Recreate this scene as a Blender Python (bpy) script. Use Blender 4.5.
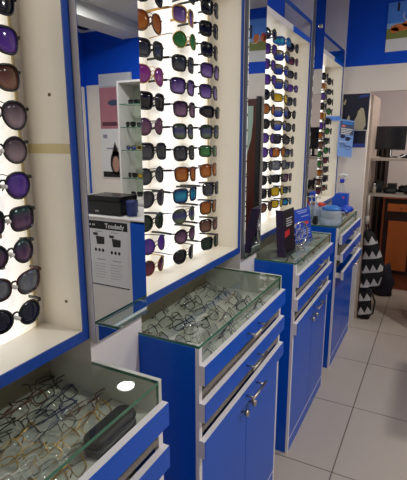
import bpy, bmesh, math, random
from mathutils import Vector, Matrix
random.seed(11)
scene = bpy.context.scene
for o in list(bpy.data.objects): bpy.data.objects.remove(o)
COL = scene.collection
PI = math.pi

# ------------------------------------------------------------------ camera
CAM_H = 1.587; FPX = 442.94; YAW = 0.48297; PITCH = 0.22524; ROLL = -0.0010257
cd = bpy.data.cameras.new('camera'); cam = bpy.data.objects.new('camera', cd); COL.objects.link(cam)
cd.sensor_fit = 'HORIZONTAL'; cd.sensor_width = 36.0; cd.lens = 36.0 * FPX / 407.0
cd.clip_start = 0.02; cd.clip_end = 60
_f = Vector((-math.sin(YAW)*math.cos(PITCH), math.cos(YAW)*math.cos(PITCH), -math.sin(PITCH)))
_r = Vector((math.cos(YAW), math.sin(YAW), 0)); _u = _r.cross(_f)
_r2 = math.cos(ROLL)*_r + math.sin(ROLL)*_u; _u2 = -math.sin(ROLL)*_r + math.cos(ROLL)*_u
cam.matrix_world = Matrix(((_r2.x,_u2.x,-_f.x,0),(_r2.y,_u2.y,-_f.y,0),(_r2.z,_u2.z,-_f.z,CAM_H),(0,0,0,1)))
scene.camera = cam

# ------------------------------------------------------------------ world, view, large lights
scene.view_settings.view_transform = 'Standard'; scene.view_settings.look = 'None'
scene.view_settings.exposure = 0.85; scene.view_settings.gamma = 1.0
scene.view_settings.use_curve_mapping = False
scene.cycles.transparent_max_bounces = 32
w = bpy.data.worlds.new('world'); scene.world = w; w.use_nodes = True
w.node_tree.nodes['Background'].inputs[0].default_value = (0.6, 0.7, 0.9, 1); w.node_tree.nodes['Background'].inputs[1].default_value = 0.05
def area(name, loc, size, power, color=(1, .97, .94), rot=(0, 0, 0), size_y=None):
    l = bpy.data.lights.new(name, 'AREA'); l.energy = power; l.color = color; l.shape = 'RECTANGLE'
    l.size = size; l.size_y = size_y or size
    o = bpy.data.objects.new(name, l); COL.objects.link(o); o.location = loc; o.rotation_euler = rot
    return o
CEIL = 2.675
LAMPS = [(.86, 2.89, 10.5), (.75, 1.25, 11), (1.5, .35, 5), (.7, -.6, 2)]
for x, y, p in LAMPS:
    l = bpy.data.lights.new('ceiling_light', 'AREA'); l.shape = 'DISK'; l.size = .16; l.energy = p*1.0; l.color = (1, .98, .96)
    o = bpy.data.objects.new('ceiling_light', l); COL.objects.link(o); o.location = (x, y, CEIL-.03)
area('back_room_light', (.15, 4.3, 2.5), .4, 9, (1, .9, .82))

# ------------------------------------------------------------------ materials
MATS = {}
def mat(name, color, rough=.5, metal=0.0, spec=.5, coat=0.0, noise=None, bump=0.0, scale=30.0, emit=0.0):
    if name in MATS: return MATS[name]
    m = bpy.data.materials.new(name); m.use_nodes = True; nt = m.node_tree; b = nt.nodes['Principled BSDF']
    b.inputs['Base Color'].default_value = (*color, 1); b.inputs['Roughness'].default_value = rough
    b.inputs['Metallic'].default_value = metal; b.inputs['Specular IOR Level'].default_value = spec
    b.inputs['Coat Weight'].default_value = coat
    if emit: b.inputs['Emission Color'].default_value = (*color, 1); b.inputs['Emission Strength'].default_value = emit
    if noise or bump:
        tc = nt.nodes.new('ShaderNodeTexCoord'); nz = nt.nodes.new('ShaderNodeTexNoise'); nz.inputs['Scale'].default_value = scale
        nz.inputs['Detail'].default_value = 4
        nt.links.new(tc.outputs['Object'], nz.inputs['Vector'])
        if noise:
            mx = nt.nodes.new('ShaderNodeMix'); mx.data_type = 'RGBA'
            mx.inputs['A'].default_value = (*color, 1); mx.inputs['B'].default_value = (*noise, 1)
            nt.links.new(nz.outputs['Fac'], mx.inputs['Factor']); nt.links.new(mx.outputs['Result'], b.inputs['Base Color'])
        if bump:
            bp = nt.nodes.new('ShaderNodeBump'); bp.inputs['Strength'].default_value = bump; bp.inputs['Distance'].default_value = .002
            nt.links.new(nz.outputs['Fac'], bp.inputs['Height']); nt.links.new(bp.outputs['Normal'], b.inputs['Normal'])
    MATS[name] = m
    return m
def srgb(r, g, b):
    f = lambda c: (c/255/12.92) if c/255 <= .04045 else ((c/255+.055)/1.055)**2.4
    return (f(r), f(g), f(b))
BLUE = mat('blue_laminate', srgb(6, 84, 196), .3, spec=.28, noise=srgb(10, 90, 204), scale=3, bump=.02)
BLUEWALL = mat('blue_wall_paint', srgb(6, 72, 196), .6, spec=.2, noise=srgb(8, 78, 206), scale=2)
CREAM = mat('cream_laminate', srgb(240, 234, 220), .28, noise=srgb(233, 226, 211), scale=12)
WALLC = mat('cream_wall_paint', srgb(234, 226, 217), .7, noise=srgb(226, 217, 208), scale=4)
WHITE = mat('white_laminate', srgb(230, 225, 222), .4, noise=srgb(222, 217, 213), scale=8)
LILAC = mat('white_edge_band', srgb(236, 231, 232), .4)
CEILM = mat('ceiling_paint', srgb(205, 203, 198), .8, noise=srgb(196, 194, 190), scale=3)
GREYALU = mat('grey_aluminium', srgb(140, 142, 145), .4, .6)
CHROME = mat('chrome', srgb(205, 203, 200), .18, 1.0)
BRASS = mat('brushed_nickel', srgb(190, 182, 165), .3, 1.0)
EDGEB = mat('blue_edge_band', srgb(10, 66, 156), .35)
BLACK = mat('black_gloss_plastic', srgb(14, 14, 16), .25)
BLACKM = mat('black_matt_plastic', srgb(20, 20, 22), .55, noise=srgb(26, 26, 28), scale=40)
DARK = mat('dark_tray_lining', srgb(96, 90, 84), .8, noise=srgb(150, 142, 132), scale=70)
PAPER = mat('white_paper', srgb(222, 222, 222), .6)
TAPE = mat('yellowed_tape', srgb(205, 190, 140), .4)
SCREW = mat('screw_metal', srgb(90, 70, 50), .4, .8)
CASEIN = mat('case_floor_lining', srgb(206, 204, 194), .6, noise=srgb(190, 186, 174), scale=10)
GREEN_EDGE = mat('glass_edge_green', srgb(60, 118, 92), .15)
NAVY = mat('navy_card', srgb(16, 18, 40), .45, noise=srgb(22, 26, 54), scale=14)
INK = mat('grey_ink', srgb(70, 70, 74), .7)

def glass_mat(name, tint, ior=1.5, rough=0.0, extra=0.0):
    m = bpy.data.materials.new(name); m.use_nodes = True; nt = m.node_tree
    for n in list(nt.nodes): nt.nodes.remove(n)
    out = nt.nodes.new('ShaderNodeOutputMaterial'); mix = nt.nodes.new('ShaderNodeMixShader')
    tr = nt.nodes.new('ShaderNodeBsdfTransparent'); gl = nt.nodes.new('ShaderNodeBsdfGlossy'); fr = nt.nodes.new('ShaderNodeFresnel')
    tr.inputs['Color'].default_value = (*tint, 1); gl.inputs['Roughness'].default_value = rough; fr.inputs['IOR'].default_value = ior
    ad = nt.nodes.new('ShaderNodeMath'); ad.operation = 'ADD'; ad.use_clamp = True; ad.inputs[1].default_value = extra
    # a pane reflects at its front face only: a thin sheet has no total internal reflection for a straight-through ray
    ge = nt.nodes.new('ShaderNodeNewGeometry'); iv = nt.nodes.new('ShaderNodeMath'); iv.operation = 'SUBTRACT'; iv.inputs[0].default_value = 1.0
    ml = nt.nodes.new('ShaderNodeMath'); ml.operation = 'MULTIPLY'
    nt.links.new(ge.outputs['Backfacing'], iv.inputs[1]); nt.links.new(fr.outputs[0], ad.inputs[0])
    nt.links.new(ad.outputs[0], ml.inputs[0]); nt.links.new(iv.outputs[0], ml.inputs[1]); nt.links.new(ml.outputs[0], mix.inputs[0])
    nt.links.new(tr.outputs[0], mix.inputs[1]); nt.links.new(gl.outputs[0], mix.inputs[2]); nt.links.new(mix.outputs[0], out.inputs[0])
    MATS[name] = m; return m
ENDB = mat('pale_end_board', srgb(206, 208, 198), .3)
GLASS = glass_mat('counter_glass', (.95, .98, .96), 1.45)
CLEARLENS = glass_mat('clear_lens', (.97, .975, .975), 1.4, .03, .01)
ACRYL = glass_mat('clear_acrylic', (.92, .95, .97), 1.4, .05, .03)
WATER = bpy.data.materials.new('cloudy_blue_plastic'); WATER.use_nodes = True
_nt = WATER.node_tree; _b = _nt.nodes['Principled BSDF']; _b.inputs['Base Color'].default_value = (*srgb(222, 234, 246), 1); _b.inputs['Roughness'].default_value = .2
_t = _nt.nodes.new('ShaderNodeBsdfTransparent'); _t.inputs['Color'].default_value = (.9, .95, 1, 1); _m = _nt.nodes.new('ShaderNodeMixShader'); _m.inputs[0].default_value = .36
_nt.links.new(_t.outputs[0], _m.inputs[1]); _nt.links.new(_b.outputs[0], _m.inputs[2]); _nt.links.new(_m.outputs[0], _nt.nodes['Material Output'].inputs[0])

def mirror_mat():
    m = bpy.data.materials.new('mirror_silver'); m.use_nodes = True; b = m.node_tree.nodes['Principled BSDF']
    b.inputs['Base Color'].default_value = (.72, .75, .75, 1); b.inputs['Metallic'].default_value = 1; b.inputs['Roughness'].default_value = 0.0
    return m
MIRROR = mirror_mat()

def light_panel_mat(name, strength, col):
    m = bpy.data.materials.new(name); m.use_nodes = True; nt = m.node_tree; b = nt.nodes['Principled BSDF']
    b.inputs['Base Color'].default_value = (*srgb(235, 230, 218), 1); b.inputs['Roughness'].default_value = .3
    tc = nt.nodes.new('ShaderNodeTexCoord'); sp = nt.nodes.new('ShaderNodeSeparateXYZ'); cr = nt.nodes.new('ShaderNodeValToRGB')
    nt.links.new(tc.outputs['Generated'], sp.inputs[0]); nt.links.new(sp.outputs['Y'], cr.inputs['Fac'])
    e = cr.color_ramp.elements
    e[0].position = 0; e[0].color = (.36, .33, .25, 1); e[1].position = 1; e[1].color = (.36, .33, .25, 1)
    for p, c in ((.12, (.50, .47, .40, 1)), (.34, (.70, .69, .66, 1)), (.5, (1, 1, 1.02, 1)), (.66, (.70, .69, .66, 1)), (.88, (.50, .47, .40, 1))):
        q = e.new(p); q.color = c
    nt.links.new(cr.outputs['Color'], b.inputs['Emission Color']); b.inputs['Emission Strength'].default_value = strength
    return m
LIT = light_panel_mat('backlit_acrylic', .62, None)

# ------------------------------------------------------------------ mesh builder
ORI = {}
class MB:
    def __init__(s): s.v = []; s.f = []; s.m = []; s.sm = []
    def add(s, vs, fs, mi=0, smooth=False):
        n = len(s.v); s.v += [tuple(v) for v in vs]
        for f in fs: s.f.append([n+i for i in f]); s.m.append(mi); s.sm.append(smooth)
    def box(s, x0, x1, y0, y1, z0, z1, mi=0):
        x0, x1 = sorted((x0, x1)); y0, y1 = sorted((y0, y1)); z0, z1 = sorted((z0, z1))
        vs = [(x, y, z) for z in (z0, z1) for y in (y0, y1) for x in (x0, x1)]
        s.add(vs, [(0, 2, 3, 1), (4, 5, 7, 6), (0, 1, 5, 4), (2, 6, 7, 3), (0, 4, 6, 2), (1, 3, 7, 5)], mi); return s
    def slab(s, p, u, v, t, mi=0):
        """box from corner p along vectors u, v, t"""
        p, u, v, t = map(Vector, (p, u, v, t))
        vs = [p, p+u, p+v, p+u+v, p+t, p+u+t, p+v+t, p+u+v+t]
        fs = [(0, 2, 3, 1), (4, 5, 7, 6), (0, 1, 5, 4), (2, 6, 7, 3), (0, 4, 6, 2), (1, 3, 7, 5)]
        if u.cross(v).dot(t) < 0: fs = [tuple(reversed(f)) for f in fs]
        s.add(vs, fs, mi); return s
    def poly(s, pts, t, mi=0):
        """prism: planar outline pts extruded by vector t"""
        t = Vector(t); pts = [Vector(p) for p in pts]; n = len(pts)
        nm = Vector((0, 0, 0))
        for i in range(n): nm += pts[i].cross(pts[(i+1) % n])
        if nm.dot(t) > 0: pts = pts[::-1]
        vs = pts + [p+t for p in pts]
        fs = [tuple(range(n)), tuple(range(2*n-1, n-1, -1))] + [(i, n+i, n+(i+1) % n, (i+1) % n) for i in range(n)]
        s.add(vs, fs, mi); return s
    def tube(s, pts, r, n=8, closed=False, mi=0, rv=None, up=(0, 0, 1)):
        pts = [Vector(p) for p in pts]; N = len(pts); vs = []; rv = rv or r
        for i, p in enumerate(pts):
            a = pts[(i-1) % N] if (closed or i > 0) else p; b = pts[(i+1) % N] if (closed or i < N-1) else p
            d = (b-a).normalized(); u0 = Vector(up)
            if abs(d.dot(u0)) > .95: u0 = Vector((1, 0, 0)) if abs(d.x) < .9 else Vector((0, 1, 0))
            e1 = d.cross(u0).normalized(); e2 = e1.cross(d)
            rr = r[i] if isinstance(r, (list, tuple)) else r; rr2 = rv[i] if isinstance(rv, (list, tuple)) else rv
            for k in range(n):
                a_ = 2*PI*k/n; vs.append(p + e1*rr*math.cos(a_) + e2*rr2*math.sin(a_))
        fs = []
        for i in range(N if closed else N-1):
            j = (i+1) % N
            for k in range(n): fs.append((i*n+k, i*n+(k+1) % n, j*n+(k+1) % n, j*n+k))
        if not closed: fs += [tuple(range(n-1, -1, -1)), tuple((N-1)*n+k for k in range(n))]
        s.add(vs, fs, mi, True); return s
    def lathe(s, prof, c=(0, 0, 0), n=24, mi=0, sx=1, sy=1):
        c = Vector(c); vs = []; fs = []
        for r, z in prof:
            for k in range(n): a = 2*PI*k/n; vs.append(c+Vector((r*sx*math.cos(a), r*sy*math.sin(a), z)))
        for i in range(len(prof)-1):
            for k in range(n): fs.append((i*n+k, i*n+(k+1) % n, (i+1)*n+(k+1) % n, (i+1)*n+k))
        fs += [tuple(range(n-1, -1, -1)), tuple((len(prof)-1)*n+k for k in range(n))]
        s.add(vs, fs, mi, True); return s
    def mesh(s, name, mats, off=(0, 0, 0)):
        me = bpy.data.meshes.new(name); ox, oy, oz = off
        me.from_pydata([(x-ox, y-oy, z-oz) for x, y, z in s.v], [], s.f)
        for m in (mats if isinstance(mats, (list, tuple)) else [mats]): me.materials.append(m)
        for p, mi, sm in zip(me.polygons, s.m, s.sm): p.material_index = mi; p.use_smooth = sm
        me.update(); return me
    def build(s, name, mats, parent=None, bevel=0, seg=2, origin=None):
        off = ORI[parent] if parent is not None else (origin or (0, 0, 0))
        me = s.mesh(name, mats, off)
        o = bpy.data.objects.new(name, me); COL.objects.link(o)
        if parent is not None: o.parent = parent
        else: o.location = off
        ORI[o] = off
        if bevel:
            b = o.modifiers.new('bevel', 'BEVEL'); b.width = bevel; b.segments = seg; b.limit_method = 'ANGLE'; b.harden_normals = False
        return o
def tag(o, label=None, cat=None, group=None, kind=None):
    if label: o['label'] = label
    if cat: o['category'] = cat
    if group: o['group'] = group
    if kind: o['kind'] = kind
    return o
def thing(name, label, cat, loc, group=None, rz=0):
    o = bpy.data.objects.new(name, None); COL.objects.link(o); o.empty_display_size = .05
    o.location = loc; o.rotation_euler = (0, 0, rz); ORI[o] = tuple(loc) if rz == 0 else (0, 0, 0)
    return tag(o, label, cat, group)
def struct(o): o['kind'] = 'structure'; return o
def copy_tree(o, parent=None):
    c = o.copy(); COL.objects.link(c)
    if parent is not None: c.parent = parent
    for ch in list(o.children): copy_tree(ch, c)
    return c

# ------------------------------------------------------------------ the room
XB = -.92      # rear of the left wall recesses
XW = -.747     # face of the display wall
YB = 3.88      # end wall
def floor_mat():
    m = bpy.data.materials.new('beige_floor_tiles'); m.use_nodes = True; nt = m.node_tree; b = nt.nodes['Principled BSDF']
    tc = nt.nodes.new('ShaderNodeTexCoord'); br = nt.nodes.new('ShaderNodeTexBrick'); nz = nt.nodes.new('ShaderNodeTexNoise')
    br.offset = 0; br.squash = 1; br.inputs['Scale'].default_value = 1; br.inputs['Brick Width'].default_value = .605; br.inputs['Row Height'].default_value = .605
    br.inputs['Mortar Size'].default_value = .0035; br.inputs['Mortar Smooth'].default_value = .2; br.inputs['Bias'].default_value = 0
    br.inputs['Color1'].default_value = (*srgb(196, 184, 170), 1); br.inputs['Color2'].default_value = (*srgb(190, 178, 165), 1); br.inputs['Mortar'].default_value = (*srgb(110, 102, 94), 1)
    nz.inputs['Scale'].default_value = 2.5; nz.inputs['Detail'].default_value = 6
    mx = nt.nodes.new('ShaderNodeMix'); mx.data_type = 'RGBA'; mx.blend_type = 'MULTIPLY'; mx.inputs['Factor'].default_value = .25
    cr = nt.nodes.new('ShaderNodeValToRGB'); cr.color_ramp.elements[0].color = (.75, .74, .72, 1)
    nt.links.new(tc.outputs['Object'], br.inputs['Vector']); nt.links.new(tc.outputs['Object'], nz.inputs['Vector'])
    nt.links.new(nz.outputs['Fac'], cr.inputs['Fac']); nt.links.new(br.outputs['Color'], mx.inputs['A']); nt.links.new(cr.outputs['Color'], mx.inputs['B'])
    nt.links.new(mx.outputs['Result'], b.inputs['Base Color']); b.inputs['Roughness'].default_value = .32
    return m
struct(MB().box(-1.3, 2.1, -2.1, 5.8, -.1, 0).build('floor', floor_mat(), origin=(-.307, 1.93, 0)))
struct(MB().box(-1.3, 2.1, -2.1, 5.8, CEIL, CEIL+.1).build('ceiling', CEILM))
struct(MB().box(1.25, 1.5, -2.0, YB, CEIL-.11, CEIL).build('trim_1', CEILM))
struct(MB().box(-1.05, XB, -2.0, YB+.06, 0, 2.15).box(-1.05, XB, -2.0, YB+.06, 2.15, CEIL, 1).build('wall_left', [WALLC, BLUEWALL]))
struct(MB().box(2.03, 2.13, -2.0, YB, 0, 2.13).box(2.03, 2.13, -2.0, YB, 2.13, CEIL, 1).build('wall_right', [WALLC, BLUEWALL]))
struct(MB().box(-1.05, 2.13, -2.1, -2.0, 0, CEIL).build('wall_front', WALLC))
# end wall: cream partition, doorway, cream wall to the right; cream beam band; blue above
wb = MB()
wb.box(-1.05, -.537, YB, YB+.07, 0, 1.95)
wb.box(-.045, 2.13, YB, YB+.07, 0, 1.95)
wb.box(-1.05, 2.13, YB, YB+.07, 1.95, 2.145)
wb.box(-1.05, 2.13, YB, YB+.07, 2.145, CEIL, 1)
struct(wb.build('wall_back', [WALLC, BLUEWALL]))
struct(MB().box(2.01, 2.03, YB-.012, YB-.001, 0, 2.145).build('trim_2', BLUE))
# columns of the display wall (between the lit displays) and the blue wall above the displays
DY = [(.05, .795), (1.022, 1.777), (1.985, 2.815), (3.047, 3.838)]
XR = -.888; ZB, ZLOW, ZTOP = 1.088, 2.15, 2.262
cols = [(-2.0, .05), (.797, 1.02), (1.779, 1.983), (2.817, 3.045), (3.84, YB)]
for i, (a, b) in enumerate(cols):
    struct(MB().box(XB, XW, a, b, 0, CEIL).build('trim_%d' % (i+3), WHITE))
# back room
struct(MB().box(-1.3, -1.2, YB+.07, 5.8, 0, CEIL).build('wall_back_room_left', WALLC))
struct(MB().box(1.2, 1.3, YB+.07, 5.8, 0, CEIL).build('wall_back_room_right', WALLC))
struct(MB().box(-1.3, 1.3, 5.7, 5.8, 0, CEIL).build('wall_back_room_end', WALLC))

# door in the end wall, right of the opening (seen in the mirrors)
WOODD = mat('reddish_door_wood', srgb(92, 42, 24), .35, noise=srgb(70, 30, 18), scale=9)
FROST = mat('frosted_pale_glass', srgb(170, 190, 176), .25)
d = struct(MB().box(.03, .78, YB-.03, YB-.002, 0.0, 1.93).build('door_1', WOODD))
MB().box(-.005, .03, YB-.04, YB-.002, 0, 1.95).box(.78, .815, YB-.04, YB-.002, 0, 1.95).build('door_frame', BLACKM, d)
pts = [(.06, YB-.034, 1.87), (.36, YB-.034, 1.87)] + [(.36-.30*math.sin(t), YB-.034, 1.87-.80*(1-math.cos(t))**.8) for t in [PI/2*k/10 for k in range(1, 10)]][::-1]
MB().poly([(.06, YB-.034, 1.87), (.36, YB-.034, 1.87), (.36, YB-.034, 1.05), (.30, YB-.034, 1.12), (.20, YB-.034, 1.28), (.12, YB-.034, 1.42), (.075, YB-.034, 1.58), (.06, YB-.034, 1.74)], (0, .01, 0)).build('door_glass', FROST, d)

# ------------------------------------------------------------------ lit displays
def display(label, y0, y1, panels, head, vis_top=True):
    t = thing('display_case', label, 'display case', (XW, (y0+y1)/2, ZB), 'lit sunglasses display cases')
    MB().box(XB+.004, XW-.004, y0, y0+.018, ZB, ZLOW).box(XB+.004, XW-.004, y1-.018, y1, ZB, ZTOP, 0).box(XB+.004, XW-.004, y0+.018, y1-.018, ZB, ZB+.025).build('carcass', CREAM, t)
    MB().box(XB+.004, XR, y0+.018, y1-.018, ZB+.025, ZLOW).build('back_board', CREAM, t)
    # blue edge bands
    e = .02
    MB().box(XW-.004, XW, y0, y0+e, ZB, ZTOP).box(XW-.004, XW, y1-e, y1, ZB, ZTOP).box(XW-.004, XW, y0+e, y1-e, ZB, ZB+.027).box(XW-.004, XW, y0+e, y1-e, ZTOP-.02, ZTOP).build('edge_band', EDGEB, t)
    MB().box(XB+.004, XW-.004, y0+.018, y1-.018, ZLOW-.012, ZLOW+.012).build('lamp_shelf', CREAM, t)
    MB().box(XW-.004, XW, y0+e, (y0*.45+y1*.55), ZLOW-.014, ZLOW+.014, 0).box(XW-.004, XW, (y0*.45+y1*.55), y1-e, ZLOW-.014, ZLOW+.014, 1).build('shelf_edge', [WHITE, BLUE], t)
    if head == 'white': MB().box(XB+.004, XR, y0, y1-.0205, ZLOW+.0125, ZTOP).build('header_board', WHITE, t)
    MB().box(XR+.001, XW-.005, y1-.020, y1-.0185, ZLOW+.0125, ZTOP).build('header_side', WHITE if head == 'blue' else BLUE, t)
    for k, (a, b) in enumerate(panels):
        n = 16; vs = []; m = MB(); x0 = XR+.001; L = []
        for i in range(n+1):
            u = i/n; L.append((x0+.005+.014*math.sin(PI*u)**.8, a+(b-a)*u))
        m.poly([(x, y, ZB+.027) for x, y in L] + [(x0, b, ZB+.027), (x0, a, ZB+.027)], (0, 0, ZLOW-.014-ZB-.027))
        m.build('light_panel', LIT, t)
    yl = panels[-1][1]
    MB().box(XR+.001, XR+.010, yl+.0005, yl+.006, ZB+.027, ZLOW-.014).build('panel_edge', TAPE, t)
    return t
PAN = {1: [(.29, .52), (.521, .745)], 2: [(1.05, 1.275), (1.276, 1.50), (1.501, 1.72)], 3: [(2.02, 2.27), (2.271, 2.52), (2.521, 2.755)], 4: [(3.08, 3.31), (3.311, 3.54), (3.541, 3.77)]}
d1 = display('nearest lit display case, cut off by the left edge of the photo', *DY[0], PAN[1], 'blue')
d2 = display('tall lit display case with three columns above second glass counter', *DY[1], PAN[2], 'blue')
d3 = display('third lit display case, above the counter with leaflet stands', *DY[2], PAN[3], 'blue')
d4 = display('farthest lit display case, with light blue hanging sign at its side', *DY[3], PAN[4], 'white')
# yellowed tape, screws and stains on the side panel of the nearest one
ys = DY[0][1]-.018
MB().box(XB+.025, XW-.006, ys-.0012, ys-.0002, 1.553, 1.575).build('tape_strip', TAPE, d1)['label'] = 'yellowed tape across side panel'
for x, z in ((-.805, 1.685), (-.80, 1.185)): MB().poly([(x+.004*math.cos(a), ys-.0015, z+.004*math.sin(a)) for a in [2*PI*k/10 for k in range(10)]], (0, .0015, 0)).build('screw', SCREW, d1)

# ------------------------------------------------------------------ mirrors
def wall_mirror(label, y0, y1, z0, edge):
    t = thing('wall_mirror', label, 'mirror', (XW, (y0+y1)/2, z0), 'mirrors between the displays')
    MB().box(XW+.0005, -.7295, y0, y1, z0, 2.66).build('backing_board', edge, t)
    MB().box(-.7295, -.727, y0+.001, y1-.001, z0+.001, 2.659).build('mirror_glass', MIRROR, t)
    return t
wall_mirror('tall mirror between nearest display and the three column display', .796, 1.024, 1.078, WHITE)
wall_mirror('tall mirror reflecting the poster, between second and third displays', 1.783, 1.982, 1.058, GREYALU)
m3 = wall_mirror('narrow tall mirror between third and farthest displays', 2.822, 3.047, 1.055, GREYALU)
MB().tube([(-.7268, 2.94, 2.258), (-.715, 2.94, 2.258)], .012, 14).build('mirror_stud', CHROME, m3)

# ------------------------------------------------------------------ counters
XC = -.54      # body front
XD = -.52      # drawer fronts
def counter(label, y0, y1, pull=0.0):
    t = thing('display_counter', label, 'counter', (XC, (y0+y1)/2, 0), 'blue glass topped counters')
    xr = XB+.002
    zf = .93
    # body: end panels (blue outside), back, case floor, plinth
    b = MB()
    b.box(xr, XC-.012, y0, y0+.018, 0, 1.012); b.box(xr, XC-.012, y1-.018, y1, 0, zf-.0165)
    b.box(xr, xr+.015, y0+.018, y1-.018, 0, zf+.05)
    b.box(XC-.03, XC-.012, y0+.018, y1-.018, 0, .065)
    b.build('body', BLUE, t, .0015)
    MB().box(XC-.012, XC, y0, y0+.018, 0.0, 1.012).box(XC-.012, XC, y1-.018, y1, 0, .93).box(XC-.012, XC-.002, y0+.018, y1-.018, .06, .072).build('edge_strip', LILAC, t)
    MB().box(xr+.015, XC-.012, y0+.0185, y1, zf-.016, zf).build('case_floor', CASEIN, t)
    MB().box(xr+.0155, xr+.019, y0+.0185, y1-.01, zf+.0005, 1.012).box(xr+.02, XC-.0125, y0+.0185, y0+.022, zf+.0005, 1.011).build('case_lining', mat('tan_lining', srgb(150, 136, 112), .6), t)
    MB().box(xr+.015, XC-.002, y0+.018, y1-.018, .852, .868).box(xr+.015, XC-.002, y0+.018, y1-.018, .730, .746).build('tray', DARK, t)
    MB().box(xr+.2, xr+.21, y0+.018, y1-.018, .72, zf-.02).build('tray_back', BLACKM, t)
    # plinth face
    MB().box(XC-.011, XC-.001, y0+.018, y1-.018, 0, .059).build('plinth', BLUE, t)
    # doors
    ym = (y0+y1)/2
    for a, c, ky in ((y0+.019, ym-.0015, ym-.05), (ym+.0015, y1-.019, ym+.022)):
        dd = MB().box(XC-.012, XC, a, c, .074, .655).build('door', BLUE, t, .001)
        kb = MB().tube([(XC-.001, ky, .625), (XC+.018, ky, .625)], .004, 8).tube([(XC+.016, ky, .625), (XC+.028, ky, .625)], .012, 12)
        kb.build('knob', BRASS, dd)
    # drawer fronts
    for i, (za, zb) in enumerate(((.902, .963), (.783, .843), (.662, .72))):
        px = (pull*(i+1)) if pull else 0
        x0, x1 = XC+.0005+px, XD+px
        fr = MB().box(x0, x1-.002, y0, y1, za, zb).build('drawer_front', LILAC, t)
        MB().box(x1-.002, x1, y0+.0005, y1-.0005, za+.0005, zb-.0005).build('front_panel', BLUE, fr)
        hz = (.936, .815, .698)[i]
        h = MB()
        for yy in (ym-.055, ym+.045): h.tube([(x1-.001, yy, hz), (x1+.03, yy, hz)], .0035, 8)
        h.tube([(x1+.03, ym-.075, hz), (x1+.03, ym+.065, hz)], .005, 10)
        h.build('handle', BRASS, fr)
        if px > .01:
            for ya in (y0+.02, y1-.03): MB().box(XC-.1, x0, ya, ya+.01, za+.005, zb-.02).build('drawer_side', WHITE, fr)
    # glass: top slab, front pane, end panes
    def pane(x0, x1, ya, yb, za, zb, name, big):
        # big: axis whose two faces are clear; the rest is green edge
        m = MB(); m.box(x0, x1, ya, yb, za, zb)
        for k in range(6): m.m[k] = 1
        for k in {'z': (0, 1), 'y': (2, 3), 'x': (4, 5)}[big]: m.m[k] = 0
        return m.build(name, [GLASS, GREEN_EDGE], t)
    pane(xr+.020, XC, y0, y1-.0125, 1.013, 1.021, 'glass_top', 'z')
    pane(XC-.008, XC-.001, y0+.019, y1-.0125, zf+.001, 1.012, 'glass_front', 'x')
    MB().box(xr+.020, XC-.0005, y1-.012, y1, zf+.001, 1.0212).build('end_board', ENDB, t)
    return t
CY = [(.06, .81), (1.002, 1.745), (1.957, 2.712), (2.935, 3.69)]
c1 = counter('nearest counter, glass case full of gold and silver eyeglasses', *CY[0])
c2 = counter('second counter, in the middle foreground under the three column display', *CY[1])
c3 = counter('third counter, with dark and blue leaflet stands on its glass', *CY[2])
c4 = counter('farthest counter, with plastic jug and blue box on top', *CY[3], pull=.012)

# ------------------------------------------------------------------ spectacles
def lens_outline(shape, w, h, n=22):
    """outline of the wearer-left lens (x>0 outwards), centred"""
    P = []
    for k in range(n):
        a = 2*PI*k/n; c, s_ = math.cos(a), math.sin(a)
        e = {'round': 1.0, 'aviator': .85, 'square': .55, 'cat': .75, 'rect': .5, 'wrap': .6}[shape]
        x = math.copysign(abs(c)**e, c)*w/2; z = math.copysign(abs(s_)**e, s_)*h/2
        if shape == 'aviator': x += (-.10*w)*(0.5-z/h)*.9 + (.07*w)*(0.5-z/h); x *= 1-.18*max(0, -z/h*2)*max(0, 1)*.9; x += .05*w*(-z/h)
        if shape == 'square': x *= 1+.12*(z/h)
        if shape == 'cat': x *= 1+.16*(z/h); z += .10*h*(x/w) if z > 0 else .04*h*(x/w)
        if shape == 'wrap': z *= 1-.35*max(0, x/w*2); z += .05*h*(x/w)
        P.append((x, z))
    return P
def curve_y(x): return 4.0*x*x
MESH = {}
def rim_mesh(shape, w, h, d, r, fm, full=True):
    key = ('rim', shape, w, h, d, r, fm.name)
    if key not in MESH:
        m = MB()
        for sg in (-1, 1):
            o = [(sg*(d+x), curve_y(d+x), z) for x, z in lens_outline(shape, w, h)]
            m.tube(o, r, 6, True, up=(0, 1, 0))
            ex = d+w/2
            m.tube([(sg*(ex-.002), curve_y(ex), h*.28), (sg*(ex+.006), curve_y(ex)+.001, h*.30), (sg*(ex+.009), curve_y(ex)+.008, h*.30)], max(r*.9, .0014), 6)
        ix = d-w/2
        m.tube([(-ix-.001, 0, h*.14), (-ix*.4, -.002, h*.24), (ix*.4, -.002, h*.24), (ix+.001, 0, h*.14)], max(r*.9, .0011), 6)
        if shape == 'aviator' : m.tube([(-ix-.004, 0, h*.40), (0, -.001, h*.46), (ix+.004, 0, h*.40)], .0010, 6)
        for sg in (-1, 1): m.tube([(sg*(ix-.001), .001, -h*.02), (sg*(ix-.003), .007, -h*.10), (sg*(ix-.004), .009, -h*.18)], .0015, 6)
        MESH[key] = m.mesh('frame_front', fm)
    return MESH[key]
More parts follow.
